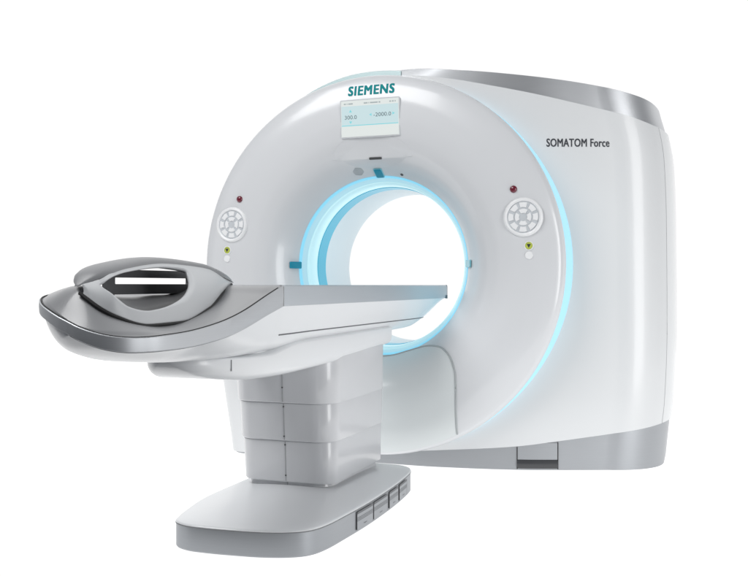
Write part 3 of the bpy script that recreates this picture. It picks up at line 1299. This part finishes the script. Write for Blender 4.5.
sleeve(0.479, 0.695, 0.026, 0.036)
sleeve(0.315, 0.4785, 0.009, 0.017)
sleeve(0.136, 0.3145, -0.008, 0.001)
a = Acc()
a.grid([[Vector((x, y, z)) for x, y in rr_plan(CX0 + g_, CX1 - g_, CY0 + g_, CY1 - g_, 0.075)] for z, g_ in ((0.095, 0.018), (0.112, 0.024), (0.150, 0.026))], close_u=True)
tl(a.out('column_foot', M['sleeve'], table))
a = Acc()
for z0, z1, g0, g1 in ((0.484, 0.656, 0.026, 0.036), (0.320, 0.474, 0.009, 0.017), (0.141, 0.311, -0.008, 0.001), (0.112, 0.135, -0.024, -0.0253)):
    x = -0.022
    tube(a, [Vector((x, CY0 - g - 0.0003, z)) for z, g in ((z0, g0), (z1, g1))], 0.0017, 6)
tl(a.out('column_seam', M['faint2'], table))
for z, g_ in ((0.545, 0.0297), (0.462, 0.0162), (0.335, 0.0100), (0.297, 0.0002), (0.165, -0.0066)):
    a = Acc()
    plate(a, circ(0.0034, 12), (Vector((-0.022, CY0 - g_ - 0.001, z)), Vector((1, 0, 0)), Vector((0, 0, 1)), Vector((0, -1, 0))), 0.002)
    tl(a.out('screw', M['dark'], table, smooth=False))

# base plate
BASE = [(0.04, -1.722), (0.17, -1.705), (0.27, -1.668), (0.325, -1.615), (0.350, -1.53), (0.362, -1.40), (0.376, -1.15), (0.376, -0.85), (0.362, -0.60), (0.342, -0.50), (0.29, -0.435), (0.18, -0.415),
        (-0.10, -0.415), (-0.20, -0.435), (-0.25, -0.50), (-0.272, -0.60), (-0.288, -0.85), (-0.290, -1.15), (-0.282, -1.35), (-0.250, -1.52), (-0.222, -1.63), (-0.195, -1.69), (-0.13, -1.722), (-0.05, -1.727)]
bo = catmull([Vector((x, y, 0)) for x, y in BASE], 192, closed=True)
bc = Vector((0.035, -1.07, 0))


def base_loop(scale_d, z):
    res = []
    for i, p in enumerate(bo):
        t = (bo[(i + 1) % 192] - bo[i - 1]).normalized()
        n_ = Vector((t.y, -t.x, 0))
        if n_.dot(p - bc) < 0:
            n_ = -n_
        res.append(p + n_ * scale_d + Vector((0, 0, z)))
    return res


a = Acc()
rows = [base_loop(d, z) for d, z in ((-0.03, 0.0), (-0.004, 0.0005), (0.0, 0.006), (0.0, 0.088), (-0.004, 0.091), (-0.02, 0.091))]
a.grid(rows, close_u=True)
base = tl(a.out('table_base', M['silverbase'], table, angle=35))
a = Acc()
rows = [base_loop(d, z) for d, z in ((-0.015, 0.0915), (0.001, 0.0925), (0.003, 0.095), (0.001, 0.0985), (-0.006, 0.101))]
# crown towards the column
last = base_loop(-0.006, 0.101)
for q in range(1, 9):
    t = q / 8
    rows.append([p.lerp(Vector((bc.x, bc.y, 0.118)), t * 0.75) + Vector((0, 0, 0.012 * math.sin(t * math.pi * 0.5) * (1 - t * 0.4))) for p in last])
a.grid(rows, close_u=True)
a.poly(rows[-1])
tl(a.out('base_top', M['hull'], table, angle=50))
a = Acc()
lp = base_loop(0.0005, 0.0905)
tube(a, lp + [lp[0]], 0.0022, 6, cap=False)
tl(a.out('base_seam', M['seam'], table))


# pedal flaps on the near side of the base
def side_x(y):
    c = [p for p in bo if p.x > 0.2]
    c.sort(key=lambda p: p.y)
    return interp(y, [p.y for p in c], [p.x for p in c])


for y0, y1 in ((-1.285, -1.125), (-1.110, -0.945), (-0.915, -0.790), (-0.765, -0.640)):
    a = Acc()
    rows = []
    for z, o_ in ((0.012, 0.0), (0.013, 0.004), (0.074, 0.004), (0.075, 0.0)):
        rows.append([Vector((side_x(y) + o_, y, z)) for y in [y0 + (y1 - y0) * q / 6 for q in range(7)]])
    a.grid(rows)
    flap = tl(a.out('pedal_flap', M['silverbase'], table, smooth=False))
    a = Acc()
    ys = [y0 + (y1 - y0) * q / 6 for q in range(7)]
    a.grid([[Vector((side_x(y) + 0.0050, y, z)) for y in ys] for z in (0.074, 0.0835)])
    for z in (0.046, 0.052, 0.058):
        a.grid([[Vector((side_x(y) + 0.0048, y, z)) for y in ys] for z in (z, z + 0.0018)])
    for ye in (y0 - 0.004, y1 + 0.001):
        a.grid([[Vector((side_x(ye) + 0.0040, y, z)) for y in (ye, ye + 0.004)] for z in (0.010, 0.083)])
    ym = (y0 + y1) / 2
    a.grid([[Vector((side_x(ym) + 0.0050, ym + dy, z)) for dy in (-0.016, 0.0, 0.016)] for z in (0.024, 0.0262)])
    a.out('flap_slot', M['flapgap'], flap, smooth=False)

scene.render.engine = 'CYCLES'
